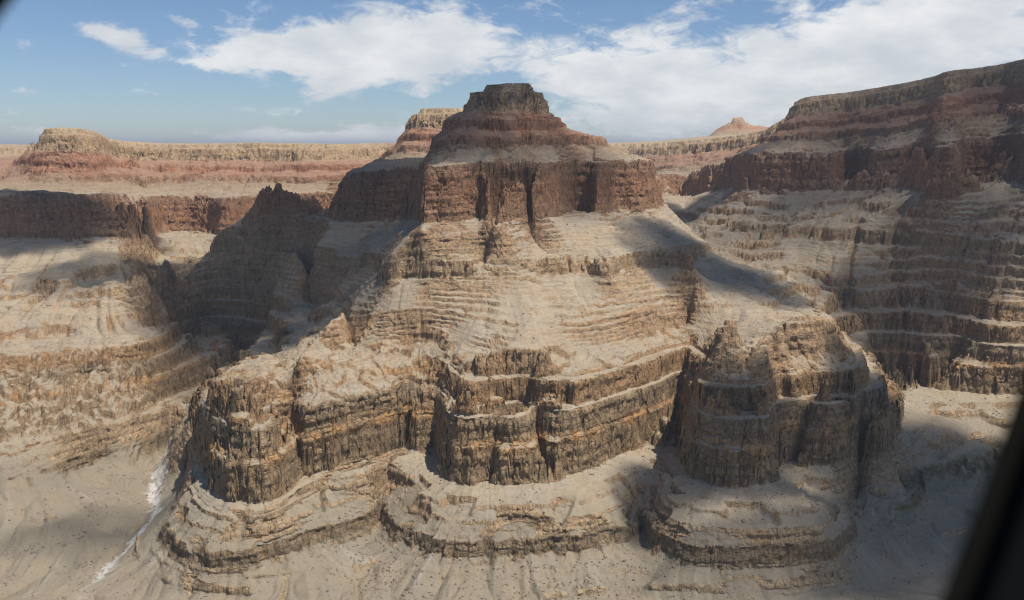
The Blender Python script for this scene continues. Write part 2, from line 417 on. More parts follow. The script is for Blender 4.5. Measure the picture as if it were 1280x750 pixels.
def solve(levels=(16, 8, 4, 2, 1), iters=(400, 300, 250, 200, 160)):
    f = None
    for L, it in zip(levels, iters):
        nt, nr = (NT_ - 1) // L + 1, (NR_ - 1) // L + 1
        it_ = np.rint((np.arctan2(PX, PY) + TH0) / (DS * L)).astype(int)
        ir_ = np.rint(np.log(np.hypot(PX, PY) / R0) / (DS * L)).astype(int)
        ok = (it_ >= 0) & (it_ < nt) & (ir_ >= 0) & (ir_ < nr)
        key = it_[ok] * nr + ir_[ok]
        cnt = np.bincount(key, minlength=nt * nr).astype(float)
        cu = np.bincount(key, PU[ok], nt * nr); cw = np.bincount(key, PW[ok], nt * nr)
        mk = (cnt > 0).reshape(nt, nr)
        cnt[cnt == 0] = 1
        tgt = np.stack([(cu / cnt).reshape(nt, nr), (cw / cnt).reshape(nt, nr)])
        if f is None:
            f = np.stack([np.full((nt, nr), 500.0), np.full((nt, nr), -60.0)])
        else:
            gi = np.linspace(0, f.shape[1] - 1, nt); gj = np.linspace(0, f.shape[2] - 1, nr)
            i0 = np.minimum(gi.astype(int), f.shape[1] - 2); j0 = np.minimum(gj.astype(int), f.shape[2] - 2)
            ti = (gi - i0)[None, :, None]; tj = (gj - j0)[None, None, :]
            f = (f[:, i0][:, :, j0] * (1 - ti) * (1 - tj) + f[:, i0 + 1][:, :, j0] * ti * (1 - tj)
                 + f[:, i0][:, :, j0 + 1] * (1 - ti) * tj + f[:, i0 + 1][:, :, j0 + 1] * ti * tj)
        f[:, mk] = tgt[:, mk]
        for k in range(it):
            p = np.pad(f, ((0, 0), (1, 1), (1, 1)), mode='edge')
            n = 0.25 * (p[:, :-2, 1:-1] + p[:, 2:, 1:-1] + p[:, 1:-1, :-2] + p[:, 1:-1, 2:])
            f += 1.0 * (n - f)
            f[:, mk] = tgt[:, mk]
    for k in range(2):
        p = np.pad(f, ((0, 0), (1, 1), (1, 1)), mode='edge')
        f = 0.5 * f + 0.125 * (p[:, :-2, 1:-1] + p[:, 2:, 1:-1] + p[:, 1:-1, :-2] + p[:, 1:-1, 2:])
    for k in range(60):
        p = np.pad(f[1], 1, mode='edge')
        f[1] = 0.25 * (p[:-2, 1:-1] + p[2:, 1:-1] + p[1:-1, :-2] + p[1:-1, 2:])
    return f


FIELD = solve()
GUt, GUr = np.gradient(FIELD[0], DS)            # per radian / per ln r


def lookup(arrs, th, lr):
    gi = np.clip((th + TH0) / DS, 0, NT_ - 1.001); gj = np.clip(lr / DS, 0, NR_ - 1.001)
    i0 = gi.astype(np.int32); j0 = gj.astype(np.int32)
    ti = (gi - i0).astype(np.float32); tj = (gj - j0).astype(np.float32)
    k = i0 * NR_ + j0
    out = []
    for a in arrs:
        a = a.ravel()
        out.append((a[k] * (1 - ti) * (1 - tj) + a[k + NR_] * ti * (1 - tj) + a[k + 1] * (1 - ti) * tj + a[k + NR_ + 1] * ti * tj).astype(np.float32))
    return out


def downslope_streaks(th, lr, scale, steps=14, ds=0.0035):
    """noise smeared along the fall line: rills, chutes and scree tongues"""
    acc = 0; wt = 0
    for sgn in (1, -1):
        t, l = th.copy(), lr.copy()
        for k in range(steps):
            gt, gr = lookup((GUt, GUr), t, l)
            ln = np.sqrt(gt * gt + gr * gr) + 1e-3
            t = t + sgn * ds * gt / ln; l = l + sgn * ds * gr / ln
            rr = R0 * np.exp(l)
            acc = acc + perlin2(rr * np.sin(t) / scale, rr * np.cos(t) / scale); wt += 1
    return acc / wt * 2.6


CLIFFS = [(140, 160, .75), (186, 189, .5), (216, 220, .5), (262, 320, 1.0), (336, 350, 1.0), (560, 571, .8), (700, 721, 0.55), (768, 774, .6), (818, 824, .6), (858, 884, .7)]
CU = np.linspace(-60, 1100, 2321)
CW = np.zeros_like(CU)
for lo_, hi_, a_ in CLIFFS:
    CW = np.maximum(CW, a_ * np.clip(1 - np.maximum(np.maximum(lo_ - 5 - CU, CU - hi_ - 5), 0) / 9, 0, 1))


def blocks(x, y, s, ang):
    """jointed rock: one value per warped cell"""
    ca, sa = math.cos(ang), math.sin(ang)
    wx_ = x + 0.35 * s * perlin2(x / s / 1.3, y / s / 1.3); wy_ = y + 0.35 * s * perlin2(x / s / 1.3 + 31, y / s / 1.3 + 5)
    i = np.floor((ca * wx_ - sa * wy_) / s).astype(np.int32) & 511; j = np.floor((sa * wx_ + ca * wy_) / s).astype(np.int32) & 511
    return GV[PERM[PERM[i] + j]]


def level_noise(x, y, U, fine=True, gul=None):
    """erosion of the bed outlines in plan, in U units"""
    cw = np.interp(U, CU, CW).astype(np.float32)
    n = 9 * fbm2(x / 330 + 3.1, y / 330, 2)
    far = sstep(y, 3500, 4300)
    rgt = sstep(x, 650, 900) * (y > 2600) * sstep(U, 300, 380) * (1 - sstep(U, 690, 705))
    n = n + rgt * 26 * fbm2(x / 230 + 4, y / 230 + 2, 2)
    n = n + far * (14 * fbm2(x / 420 + 1, y / 420 + 6, 3) - 5 * blocks(x, y, 90.0, .2)) * (1 - sstep(U, 884, 900)) * sstep(U, 690, 722)
    if gul is not None:
        ga, gb = gul
        deep = np.interp(U, [0, 90, 160, 262, 360, 400, 560, 690, 702, 722, 780, 900], [11, 11, 6, 6, 6, 9, 8, 3, 2.5, 2.5, 6, 2]).astype(np.float32)
        pxl = 640 + F * x / (y * CP + 400 * SP)
        side = np.maximum((1 - sstep(pxl, 215, 275)) * (y > 2250), sstep(pxl, 870, 930) * (y > 2650)) * sstep(U, 300, 380) * (1 - sstep(U, 690, 705))
        deep = deep * (1 + 2.4 * side)
        n = n - deep * ((1 - np.minimum(np.abs(ga) * 1.9, 1)) ** 2 - .2) - 0.45 * deep * ((1 - np.minimum(np.abs(gb) * 1.7, 1)) ** 2 - .25)
    if fine:
        rid2 = np.abs(perlin2(x / 44 + 11.2, y / 44 + 3.7))
        c = -2.2 * (1 - np.minimum(rid2 * 2.8, 1)) ** 2 + .8
        c = c + 4.0 * blocks(x, y, 27.0, .4) + 1.5 * blocks(x, y, 12.0, 1.1) + .4 * blocks(x, y, 6.0, .7)
        n = n + c * cw
    return n * (1.0 - 0.65 * sstep(U, 880, 905) - 0.55 * (1 - sstep(U, 60, 150)))


# where a bed makes a cliff and where scree buries it: (px, distance, half width px, half depth, U from, U to, strength)
BARE = [(660, 2600, 190, 500, 740, 850, 1.0), (480, 2500, 120, 260, 540, 600, .6), (545, 2300, 60, 160, 540, 600, 1.0), (725, 2420, 45, 160, 540, 600, 1.0),
        (1100, 3150, 260, 600, 500, 640, 1.2), (1100, 3900, 300, 1200, 740, 850, 1.0), (250, 4400, 300, 800, 740, 850, .8), (640, 2000, 110, 130, 325, 420, 1.0), (1100, 2850, 250, 500, 325, 420, 1.0),
        (820, 2680, 130, 220, 540, 600, 1.0)]
BURIED = [(180, 2180, 62, 330, 100, 262, 1.6), (40, 2100, 150, 420, 100, 262, 1.4), (40, 2400, 200, 560, 262, 420, 1.3), (330, 2050, 95, 150, 322, 420, 1.2), (420, 2140, 150, 220, 302, 420, 1.6), (300, 2000, 80, 60, 302, 322, .5), (1000, 2150, 60, 120, 322, 420, .8), (640, 2350, 40, 220, 540, 640, .8),
          (1090, 2150, 60, 260, 100, 262, .8), (450, 2250, 90, 260, 340, 420, .8), (790, 2250, 100, 260, 330, 420, .9), (366, 1960, 26, 170, 255, 330, .95), (700, 1700, 900, 170, 60, 140, .0)]


BEDN = rng.rand(1200) * 2 - 1
WYS, WXS = [1750, 1830, 1950, 2030, 2130, 2240, 2380, 2560, 2750], [104, 124, 160, 185, 197, 190, 200, 224, 242]
KNOBS = [(908, 2075, 50, 34, 34), (1172, 2800, 24, 34, 110), (919, 7800, 62, 55, 36), (326, 3320, 40, 45, 16), (296, 1905, 34, 30, 24), (626, 2045, 36, 24, 22), (688, 2035, 26, 20, 22)]


def presence(x, y, U, z0):
    px = 640 + F * x / (y * CP - z0 * SP)
    p = sstep(fbm2(x / 260 + 8.8, y / 260 + 1.2, 2), -0.12, 0.12)
    p = np.where((U > 330) & (U < 480), sstep(fbm2(x / 210 + 1.5, y / 210 + 4.0, 2), -0.02, .2) * .8, p)
    p = np.where(U < 240, sstep(fbm2(x / 150 + 2.8, y / 150 + 6.2, 2), -0.5, -0.2), p)
    p = np.where((U > 176) & (U < 235), sstep(fbm2(x / 110 + 2.8, y / 110 + 9.2, 2), -0.2, 0.05), p)
    p = np.where(U < 125, sstep(fbm2(x / 120 + 5.8, y / 120 + 1.2, 2), 0.05, 0.22), p)
    p = np.where((U >= 240) & (U <= 330), 1.0, p)
    p = np.where(U > 855, 1.0, p)
    p = np.where((U > 690) & (U < 735), 1.0, p)
    for lst, sg in ((BARE, 1), (BURIED, -1)):
        for cx_, cy_, wx_, wy_, ua, ub, st in lst:
            g = np.maximum(0, 1 - ((px - cx_) / wx_) ** 2 - ((y - cy_) / wy_) ** 2) * ((U > ua) & (U < ub))
            p = p + sg * st * np.minimum(g * 2.5, 1)
    return np.clip(p, 0, 1)


def height(x, y, th, lr, U, fine=True, streak=None, gul=None):
    u = U + level_noise(x, y, U, fine, gul)
    if streak is not None:
        u = u + streak * 1.8 * (1 - np.interp(U, CU, CW)) * (1 - sstep(U, 870, 890))
    zc = np.interp(u, ZU, ZZ)
    zs = np.interp(u, ZSK[:, 0], ZSK[:, 1])
    pxs = 640 + F * x / (y * CP + 580 * SP)
    spur = sstep(pxs + 12 * perlin2(x / 40, y / 40), 325, 352) * (1 - sstep(pxs + 12 * perlin2(x / 40, y / 40), 505, 552)) * (1 - sstep(y, 2300, 2450))
    zs = zs + spur * (np.interp(u, ZS2[:, 0], ZS2[:, 1]) - zs)
    pres = presence(x, y, U, zc)
    pres = np.where((u > 295) & (u < 430), pres + spur * (0.12 - pres), pres)
    z = (zs + (zc - zs) * pres).astype(np.float32)
    # small ledges on the open slopes
    pxz = 640 + F * x / (y * CP - z * SP)
    for h, sx, off in ((40.0, 300, 7.0), (13.0, 190, 0.0), (5.2, 110, 3.3)):
        m = sstep(fbm2(x / sx + off, y / sx + 5.5, 3), -0.14, 0.28) * .95
        if h > 30:
            m = (.10 + .80 * sstep(fbm2(x / sx + off, y / sx + 5.5, 2), -0.2, 0.2)) * np.clip(np.maximum(sstep(pxz, 930, 990) * (y > 2500), sstep(pxz, 845, 880) * (y > 2950)) + .55 * (pxz < 330), 0, 1)
        m = m * (sstep(u, 350, 372) * (1 - sstep(u, 690, 700)) + sstep(u, 720, 730) * (1 - sstep(u, 850, 858)) + 1.0 * sstep(u, 1000, 1010) + 0.35 * sstep(u, 220, 228) * (1 - sstep(u, 250, 262)))
        t = z / h + 0.45 * fbm2(x / 120 + off, y / 120, 2) + .5 * fbm2(x / 420 + off, y / 420, 1) + .12 * blocks(x, y, 12.0, .2)
        t = t + 0.9 * np.interp(z / (2.3 * h) + off * 3.1, np.arange(-600, 600), BEDN)
        fr = t - np.floor(t)
        z = z + m * h * (sstep(fr, 0.66, 0.95) - fr) * 0.8
    for kx, ky, ka, kb, kh in KNOBS:
        kxx = (kx - 640) / F * (ky * CP + 450 * SP)
        e_ = (((x - kxx) / ka) ** 4 + ((y - ky) / kb) ** 4) ** .25 + .11 * blocks(x, y, 13.0, .5) + .05 * perlin2(x / 20, y / 20)
        z = np.where(e_ < 1.3, np.maximum(z, z + kh * (.55 * sstep(e_, 1.0, .88) + .35 * sstep(e_, .80, .68) + .1 * sstep(e_, .6, .1))), z)
    z = z + (10.0 * fbm2(x / 260 + 2, y / 260 + 9, 3) + 5.0 * blocks(x, y, 60.0, .3)) * (sstep(u, 640, 716) * (1 - sstep(u, 850, 880)) + .7 * sstep(u, 1000, 1020))
    z = z + 0.8 * perlin2(x / 30, y / 30) + 0.5 * perlin2(x / 9, y / 9) + .35 * blocks(x, y, 7.0, .9) * sstep(u, 180, 300) + 8 * fbm2(x / 520, y / 520, 3) * sstep(u, 866, 890)
    if gul is not None:
        wd = pxz - np.interp(y, WYS, WXS)
        calm = 1 - .92 * np.exp(-(wd / 34) ** 2) * (y > 1760) * (y < 2720)
        z = z - 3.5 * np.exp(-(wd / 12) ** 2) * (y > 1760) * (y < 2720) * (U < 170)
        z = z + calm * (1 - sstep(U, 115, 190)) * (9 * fbm2(x / 170 + 7, y / 170 + 3, 3) - 6 * (1 - np.minimum(np.abs(gul[0]) * 2, 1)) ** 2 - 3 * (1 - np.minimum(np.abs(gul[1]) * 2, 1)) ** 2)
    if streak is not None:
        z = z + streak * (1.7 + 2.0 * (1 - sstep(U, 130, 180)))
    return z, u


# stage 1: where to put rows of vertices (more of them on the cliffs)
NCOL, NROW = 1300, 1560
tha = np.linspace(-TH0, TH0, NCOL).astype(np.float32)
c1 = tha[::4]
l1 = np.linspace(0, math.log(R1 / R0), 1700).astype(np.float32)
T1, L1 = np.meshgrid(c1, l1, indexing='ij')
RR = R0 * np.exp(L1)
X1, Y1 = RR * np.sin(T1), RR * np.cos(T1)
U1, W1 = lookup((FIELD[0], FIELD[1]), T1, L1)
Z1, _ = height(X1, Y1, T1, L1, U1, fine=False)
Z1 = Z1 + W1
dzr = np.abs(np.gradient(Z1, axis=1)); drr = np.gradient(RR, axis=1)
wgt = np.sqrt((0.36 * drr) ** 2 + dzr ** 2) / RR
wgt = np.where(RR > 6500, wgt * 0.45, wgt) + 0.00010
k = np.hanning(15); k /= k.sum()
wgt = np.apply_along_axis(lambda a: np.convolve(np.pad(a, 7, mode='edge'), k, 'valid'), 0, wgt)
k = np.hanning(7); k /= k.sum()
wgt = np.apply_along_axis(lambda a: np.convolve(np.pad(a, 3, mode='edge'), k, 'valid'), 1, wgt)
cum = np.cumsum(wgt, axis=1); cum = (cum - cum[:, :1]) / (cum[:, -1:] - cum[:, :1])
q = np.linspace(0, 1, NROW)
LRc = np.stack([np.interp(q, cum[i], l1) for i in range(len(c1))]).astype(np.float32)
ii = np.arange(NCOL) / 4.0
i0 = np.minimum(ii.astype(int), len(c1) - 2); ti = (ii - i0)[:, None]
LR = (LRc[i0] * (1 - ti) + LRc[i0 + 1] * ti).astype(np.float32)
THm = np.repeat(tha[:, None], NROW, 1)

# stage 2: final terrain
RRm = R0 * np.exp(LR)
X, Y = RRm * np.sin(THm), RRm * np.cos(THm)
U, W = lookup((FIELD[0], FIELD[1]), THm, LR)
STK = 0.6 * downslope_streaks(THm, LR, 34.0) + 0.5 * downslope_streaks(THm, LR, 14.0, 10, 0.003)
GUL = (downslope_streaks(THm, LR, 150.0, 16, 0.006), downslope_streaks(THm, LR, 60.0, 12, 0.005))
Z, UE = height(X, Y, THm, LR, U, True, STK, GUL)
GEO = Z.copy()
Z = Z + W
# steepness from the surface itself
dZi = np.gradient(Z, axis=0); dZj = np.gradient(Z, axis=1)
ei = np.maximum(RRm * (tha[1] - tha[0]), .5); ej = np.maximum(np.gradient(RRm, axis=1), 0.05)
sj = dZj / ej
dri = np.gradient(RRm, axis=0)
si = (dZi - sj * dri) / ei
SL = np.sqrt(si ** 2 + sj ** 2)
STEEP = sstep(SL, 0.85, 1.9)
for ax in (0, 1):
    STEEP = (STEEP + np.roll(STEEP, 1, ax) + np.roll(STEEP, -1, ax)) / 3
# ledges and alcoves cut into the faces: push outwards along the fall line
gt, gr = lookup((GUt, GUr), THm, LR)
ln = np.sqrt(gt * gt + gr * gr) + 1e-3
ot, orr = -gt / ln, -gr / ln
ox = orr * np.sin(THm) + ot * np.cos(THm); oy = orr * np.cos(THm) - ot * np.sin(THm)
def blocks3(x, y, z, s, h, ang):
    ca, sa = math.cos(ang), math.sin(ang)
    wx_ = x + .3 * s * perlin2(x / s, y / s); wy_ = y + .3 * s * perlin2(x / s + 31, y / s + 5)
    i = np.floor((ca * wx_ - sa * wy_) / s).astype(np.int32) & 511; j = np.floor((sa * wx_ + ca * wy_) / s).astype(np.int32) & 511
    off = GV[PERM[PERM[i] + j]] * 3
    k = np.floor(z / h + off).astype(np.int32) & 511
    return GV[PERM[PERM[PERM[i] + j] + k]]


bedk = GEO / 8.5 + .25 * fbm2(X / 130, Y / 130, 2)
bed = value3(X / 220, Y / 220, bedk) + 0.8 * value3(X / 90, Y / 90, 2.3 * bedk + 50)
bed = np.sign(bed) * np.abs(bed) ** .6
blk = blocks3(X, Y, GEO, 17.0, 24.0, .4) + .7 * blocks3(X, Y, GEO, 8.0, 11.0, 1.0)
push = STEEP * (3.0 * bed + 2.6 * blk) * (1 + .5 * sstep(Y, 3000, 4000))
push = np.clip(push, -7, 7)
X = X + ox * push; Y = Y + oy * push

# ------------------------------------------------------------------ which formation a face belongs to
PXV = 640 + F * X / (Y * CP - Z * SP)
uc = UE
D = Y
REG = np.zeros(X.shape, np.int16)       # 0 = open canyon ground
PARTS = [('terrain', None)]


def region(cond, thing, part):
    key = (thing, part)
    if key not in PARTS:
        PARTS.append(key)
    REG[(REG == 0) & cond] = PARTS.index(key)


def rp(lo, hi):
    return (uc >= lo) & (uc < hi)


c = (PXV > 140) & (PXV < 245)
wx = np.interp(Y, [1750, 1830, 1950, 2030, 2130, 2240, 2380, 2560, 2750], [104, 124, 160, 185, 197, 190, 200, 224, 242])
ww_ = np.interp(Y, [1750, 1900, 2100, 2300, 2750], [8, 13, 14, 14, 11]) * (1.0 + 0.9 * perlin2(X / 45, Y / 45))
wn = 5 * perlin2(X / 60 + 3, Y / 60) + 2.5 * perlin2(X / 22, Y / 22)
region((np.abs(PXV - wx - wn) < ww_) & (Y < 2700) & (Y > 1800) & (uc < 160), 'dry_wash', None)
c = (PXV > 526) & (PXV < 845) & (D < 3400)
region(c & (uc >= 858), 'butte', 'caprock')
region(c & rp(721, 858), 'butte', 'ledge_slope')
region(c & rp(698, 721), 'butte', 'red_cliff')
region(c & rp(571, 698) & (D < 3100), 'butte', 'talus_apron')
c = (PXV > 470) & (PXV < 690) & (D >= 3400) & (D < 4500)
region(c & (uc >= 858), 'red_summit', 'caprock')
region(c & rp(721, 858), 'red_summit', 'ledge_slope')
c = (PXV < 527) & (PXV > 185) & (D > 2600) & (D < 3560)
region(c & (uc >= 721), 'ridge', 'crest')
region(c & rp(690, 721), 'ridge', 'red_cliff')
region(c & rp(345, 690) & (D > 2700), 'ridge', 'ledge_slope')
region(c & rp(258, 345) & (D > 2900) & (PXV < 350), 'ridge', 'brown_cliff')
c = (PXV < 480) & (D >= 3480) & (D < 5600)
region(c & (uc >= 858), 'mesa', 'rimrock')
region(c & rp(721, 858), 'mesa', 'red_ledges')
region(c & rp(690, 721), 'mesa', 'red_cliff')
c = (PXV > 842) & (D > 2600) & (D < 4950)
region(c & (uc >= 858), 'canyon_wall', 'rimrock')
region(c & rp(721, 858), 'canyon_wall', 'red_ledges')
region(c & rp(690, 721), 'canyon_wall', 'red_cliff')
region(c & rp(345, 690) & (PXV > 930) & (D > 2880), 'canyon_wall', 'ledge_slope')
c = (PXV > 1040) & (D > 2420) & (D < 3200)
region(c & rp(258, 345), 'gorge_cliff', None)
c = (PXV > 780) & (D >= 4950) & (D < 7300)
region(c & rp(858, 978), 'plateau', 'rimrock')
region(c & rp(700, 858), 'plateau', 'red_ledges')
region((uc >= 975) & (D > 7000), 'distant_butte', None)
c = (PXV >= 546) & (PXV < 856) & (D < 2480)
region(c & rp(292, 356) & (D < 2300), 'bastion', 'upper_cliff')
region(c & rp(259, 292), 'bastion', 'main_cliff')
region(c & rp(184, 259) & (PXV < 812), 'bastion', 'ledge_slope')
region((PXV > 478) & (PXV < 808) & (D < 2100) & rp(145, 184), 'bastion', 'lower_cliff')
region((PXV > 505) & (PXV < 546) & (D < 2040) & rp(184, 259), 'bastion', 'ledge_slope')
c = (PXV >= 850) & (PXV < 1125) & (D < 2330)
region(c & (uc >= 330) & (D < 2300), 'promontory', 'crest')
region(c & rp(292, 330), 'promontory', 'upper_cliff')
region(c & rp(259, 292), 'promontory', 'main_cliff')
c = (PXV >= 806) & (PXV < 1080) & (D < 2150)
region(c & rp(184, 259), 'promontory', 'ledge_slope')
region(c & rp(145, 184), 'promontory', 'lower_cliff')
c = (PXV > 225) & (PXV < 546) & (D < 2420)
region(c & rp(292, 352), 'rock_spur', 'upper_cliff')
region(c & rp(259, 292), 'rock_spur', 'main_cliff')
region((PXV > 240) & (PXV < 482) & (D < 2150) & rp(145, 162), 'rock_spur', 'lower_cliff')
region((PXV > 1118) & (D > 1950) & (D < 2420) & rp(138, 160), 'rock_ledge', None)

# ------------------------------------------------------------------ materials
STOPS = [(-965, (.30, .255, .195)), (-880, (.25, .215, .17)), (-868, (.16, .135, .105)), (-840, (.17, .14, .11)), (-832, (.27, .22, .165)),
         (-766, (.25, .20, .15)), (-755, (.205, .165, .122)), (-700, (.225, .178, .13)), (-682, (.235, .18, .125)), (-662, (.225, .178, .13)), (-620, (.215, .178, .138)),
         (-606, (.25, .18, .12)), (-560, (.24, .175, .12)), (-500, (.27, .205, .15)), (-400, (.29, .225, .165)), (-310, (.27, .215, .16)), 
         (-195, (.22, .152, .112)), (-120, (.235, .142, .10)), (-45, (.205, .145, .112)), (-15, (.215, .17, .13)), (10, (.205, .14, .108)), (40, (.25, .142, .106)), (95, (.255, .15, .115)), (108, (.29, .232, .178)),
         (165, (.29, .225, .165)), (195, (.33, .28, .22)), (235, (.31, .26, .21)), (290, (.30, .17, .13)), (345, (.31, .25, .2)), (400, (.28, .2, .16))]
LO, HI = -965.0, 400.0


def rock_material(name, scree=(.40, .345, .258), warm=(.41, .328, .22), redden=0.0, tint=(1, 1, 1), wash=False):
    mt = bpy.data.materials.new(name)
    mt.use_nodes = True
    g = NT(mt.node_tree)
    pos = g.node('ShaderNodeNewGeometry').outputs['Position']
    geo = g.attr('strata'); steep = g.attr('steep'); stk = g.attr('streak')
    s = g.node('ShaderNodeSeparateXYZ'); g.put(s.inputs[0], pos)
    # bed coordinate: height in the rock column, slightly wavy
    wob = g.noise(pos, 0.008, 3)
    gz = g.m('ADD', geo, g.m('MULTIPLY_ADD', wob, 16.0, -8.0))
    rampx = g.m('DIVIDE', g.m('SUBTRACT', gz, LO), HI - LO)
    cliff = g.ramp(rampx, [((z - LO) / (HI - LO), c) for z, c in STOPS])
    def vec(kx, ky, kz, zz=None):
        n = g.node('ShaderNodeCombineXYZ')
        g.put(n.inputs[0], g.m('MULTIPLY', s.outputs[0], kx)); g.put(n.inputs[1], g.m('MULTIPLY', s.outputs[1], ky)); g.put(n.inputs[2], g.m('MULTIPLY', gz if zz is None else zz, kz))
        return n.outputs[0]
    beds = g.noise(vec(.004, .004, .16), 1.0, 5, 0.7)
    thin = g.noise(vec(.012, .012, .55), 1.0, 3, 0.6)
    vert = g.noise(vec(.085, .085, .026), 1.0, 5, 0.65, 0.3)
    stain = g.noise(vec(.03, .03, .004), 1.0, 4, 0.6, .2)
    patch = g.noise(pos, 0.011, 4, 0.55)
    grain = g.noise(pos, 0.25, 4, 0.7)
    cliff = g.mix(g.m('MULTIPLY', g.step(beds, 0.40, 0.62), 0.45), cliff, g.mix(1.0, cliff, (1.5, 1.42, 1.3), 'MULTIPLY'))
    cliff = g.mix(g.m('MULTIPLY', g.step(thin, 0.45, 0.60), 0.30), cliff, g.mix(1.0, cliff, (.62, .58, .56), 'MULTIPLY'))
    cliff = g.mix(g.m('MULTIPLY', g.step(vert, 0.50, 0.64), 0.50), cliff, g.mix(1.0, cliff, (.42, .40, .40), 'MULTIPLY'))
    cliff = g.mix(g.m('MULTIPLY', g.step(stain, 0.52, 0.68), 0.45), cliff, g.mix(1.0, cliff, (1.35, 1.15, .95), 'MULTIPLY'))
    band = g.m('MULTIPLY', g.step(gz, -702, -686), g.step(gz, -660, -674))
    band = g.m('MULTIPLY', band, g.step(g.noise(vec(.012, .012, .02), 1.0, 4, .65), .40, .62))
    cliff = g.mix(g.m('MULTIPLY', g.m('MULTIPLY', band, g.step(vert, .62, .40)), .75), cliff, (.40, .225, .10))
    rust = g.m('MULTIPLY', g.step(g.noise(vec(.009, .009, .05), 1.0, 4, .6), .52, .68), g.step(gz, -330, -480))
    cliff = g.mix(g.m('MULTIPLY', rust, .20), cliff, (.31, .18, .09))
    cliff = g.mix(1.0, cliff, (1.40, 1.26, 1.01), 'MULTIPLY')
    vj = g.node('ShaderNodeTexVoronoi', feature='DISTANCE_TO_EDGE'); g.put(vj.inputs['Vector'], g.v('ADD', vec(.075, .075, .055), g.node('ShaderNodeCombineXYZ').outputs[0])); vj.inputs['Scale'].default_value = 1.0
    vc = g.node('ShaderNodeTexVoronoi', feature='F1'); g.put(vc.inputs['Vector'], vec(.075, .075, .055)); vc.inputs['Scale'].default_value = 1.0
    sc_ = g.node('ShaderNodeSeparateColor'); g.put(sc_.inputs[0], vc.outputs['Color'])
    cliff = g.mix(g.m('MULTIPLY', sc_.outputs[0], .34), cliff, g.mix(1.0, cliff, (.58, .57, .57), 'MULTIPLY'))
    joint = g.step(vj.outputs['Distance'], .075, .01)
    cliff = g.mix(g.m('MULTIPLY', joint, .38), cliff, g.mix(1.0, cliff, (.4, .38, .37), 'MULTIPLY'))
    if redden:
        cliff = g.mix(g.m('MULTIPLY', g.step(patch, .35, .65), redden), cliff, (.27, .125, .08))
    # loose slope material
    tal = g.mix(g.step(patch, .38, .64), scree, warm)
    tal = g.mix(g.m('MULTIPLY', g.step(stk, 0.0, 0.55), .45), tal, (.42, .368, .28))
    tal = g.mix(g.m('MULTIPLY', g.step(stk, -0.05, -0.6), .40), tal, (.27, .225, .17))
    bedt = g.step(g.noise(vec(.006, .006, .24), 1.0, 3, .6), .50, .62)
    tal = g.mix(g.m('MULTIPLY', bedt, g.m('MULTIPLY_ADD', g.step(geo, -760, -560), .30, .15)), tal, cliff)
    lines = g.m('MULTIPLY', g.step(g.noise(vec(.010, .010, .42), 1.0, 3, .6), .54, .62), g.step(g.noise(pos, .014, 4, .6), .42, .58))
    tal = g.mix(g.m('MULTIPLY', lines, g.m('MULTIPLY', g.step(geo, -720, -540), .60)), tal, (.17, .135, .095))
    mott = g.noise(pos, .045, 5, .7)
    tal = g.mix(g.m('MULTIPLY', g.step(mott, .46, .66), .42), tal, (.27, .225, .165))
    tal = g.mix(g.m('MULTIPLY', g.step(mott, .46, .32), .30), tal, (.46, .41, .32))
    tal = g.mix(g.m('MULTIPLY_ADD', g.step(geo, -70, 10), .58, .20), tal, cliff)
    tal = g.mix(g.m('MULTIPLY', g.step(geo, -740, -840), .75), tal, g.mix(g.step(patch, .35, .65), (.225, .19, .135), (.26, .212, .145)))
    tal = g.mix(g.m('MULTIPLY', g.m('MULTIPLY', g.step(stk, 0.15, 0.75), g.step(geo, -740, -800)), .5), tal, (.40, .35, .28))
    tal = g.mix(g.m('MULTIPLY', g.step(g.noise(pos, .9, 3, .7), .50, .75), .30), tal, (.17, .145, .11))
    # rubble and scrub specks
    vo = g.node('ShaderNodeTexVoronoi', feature='F1'); g.put(vo.inputs['Vector'], pos); vo.inputs['Scale'].default_value = 0.16
    spk = g.m('MULTIPLY', g.step(vo.outputs['Distance'], .34, .22), g.step(g.noise(pos, .02, 3), .42, .6))
    tal = g.mix(g.m('MULTIPLY', spk, .55), tal, (.12, .105, .08))
    tal = g.mix(g.m('MULTIPLY', g.step(grain, .52, .72), .35), tal, (.22, .19, .15))
    f = g.m('ADD', steep, g.m('MULTIPLY_ADD', g.noise(pos, .05, 4, .65), .7, -.35))
    colr = g.mix(g.step(f, .28, .62), tal, cliff)
    if wash:
        wv = g.m('ADD', g.noise(pos, .07, 5, .75), g.m('MULTIPLY_ADD', g.attr('wash'), .34, -.26))
        colr = g.mix(g.m('MULTIPLY', g.step(wv, .34, .54), .9), tal, (.53, .50, .45))
    colr = g.mix(1.0, colr, tint, 'MULTIPLY')
    bs = g.node('ShaderNodeBsdfPrincipled')
    g.put(bs.inputs['Base Color'], colr)
    bs.inputs['Roughness'].default_value = 0.95
    bs.inputs['Specular IOR Level'].default_value = 0.1
    hgt = g.m('ADD', g.m('MULTIPLY', grain, 1.6), g.m('ADD', g.m('MULTIPLY', vert, g.m('MULTIPLY', steep, 5.0)), g.m('MULTIPLY', thin, g.m('MULTIPLY_ADD', steep, 2.2, .4))))
    hgt = g.m('SUBTRACT', hgt, g.m('MULTIPLY', joint, g.m('MULTIPLY', steep, 2.0)))
    hgt = g.m('ADD', hgt, g.m('MULTIPLY', g.noise(pos, 0.06, 4, .6), 3.0))
    bp = g.node('ShaderNodeBump')
    bp.inputs['Strength'].default_value = 0.85
    bp.inputs['Distance'].default_value = 1.0
    g.put(bp.inputs['Height'], hgt)
    g.t.links.new(bp.outputs[0], bs.inputs['Normal'])
    o = g.node('ShaderNodeOutputMaterial')
    g.t.links.new(bs.outputs[0], o.inputs[0])
    return mt


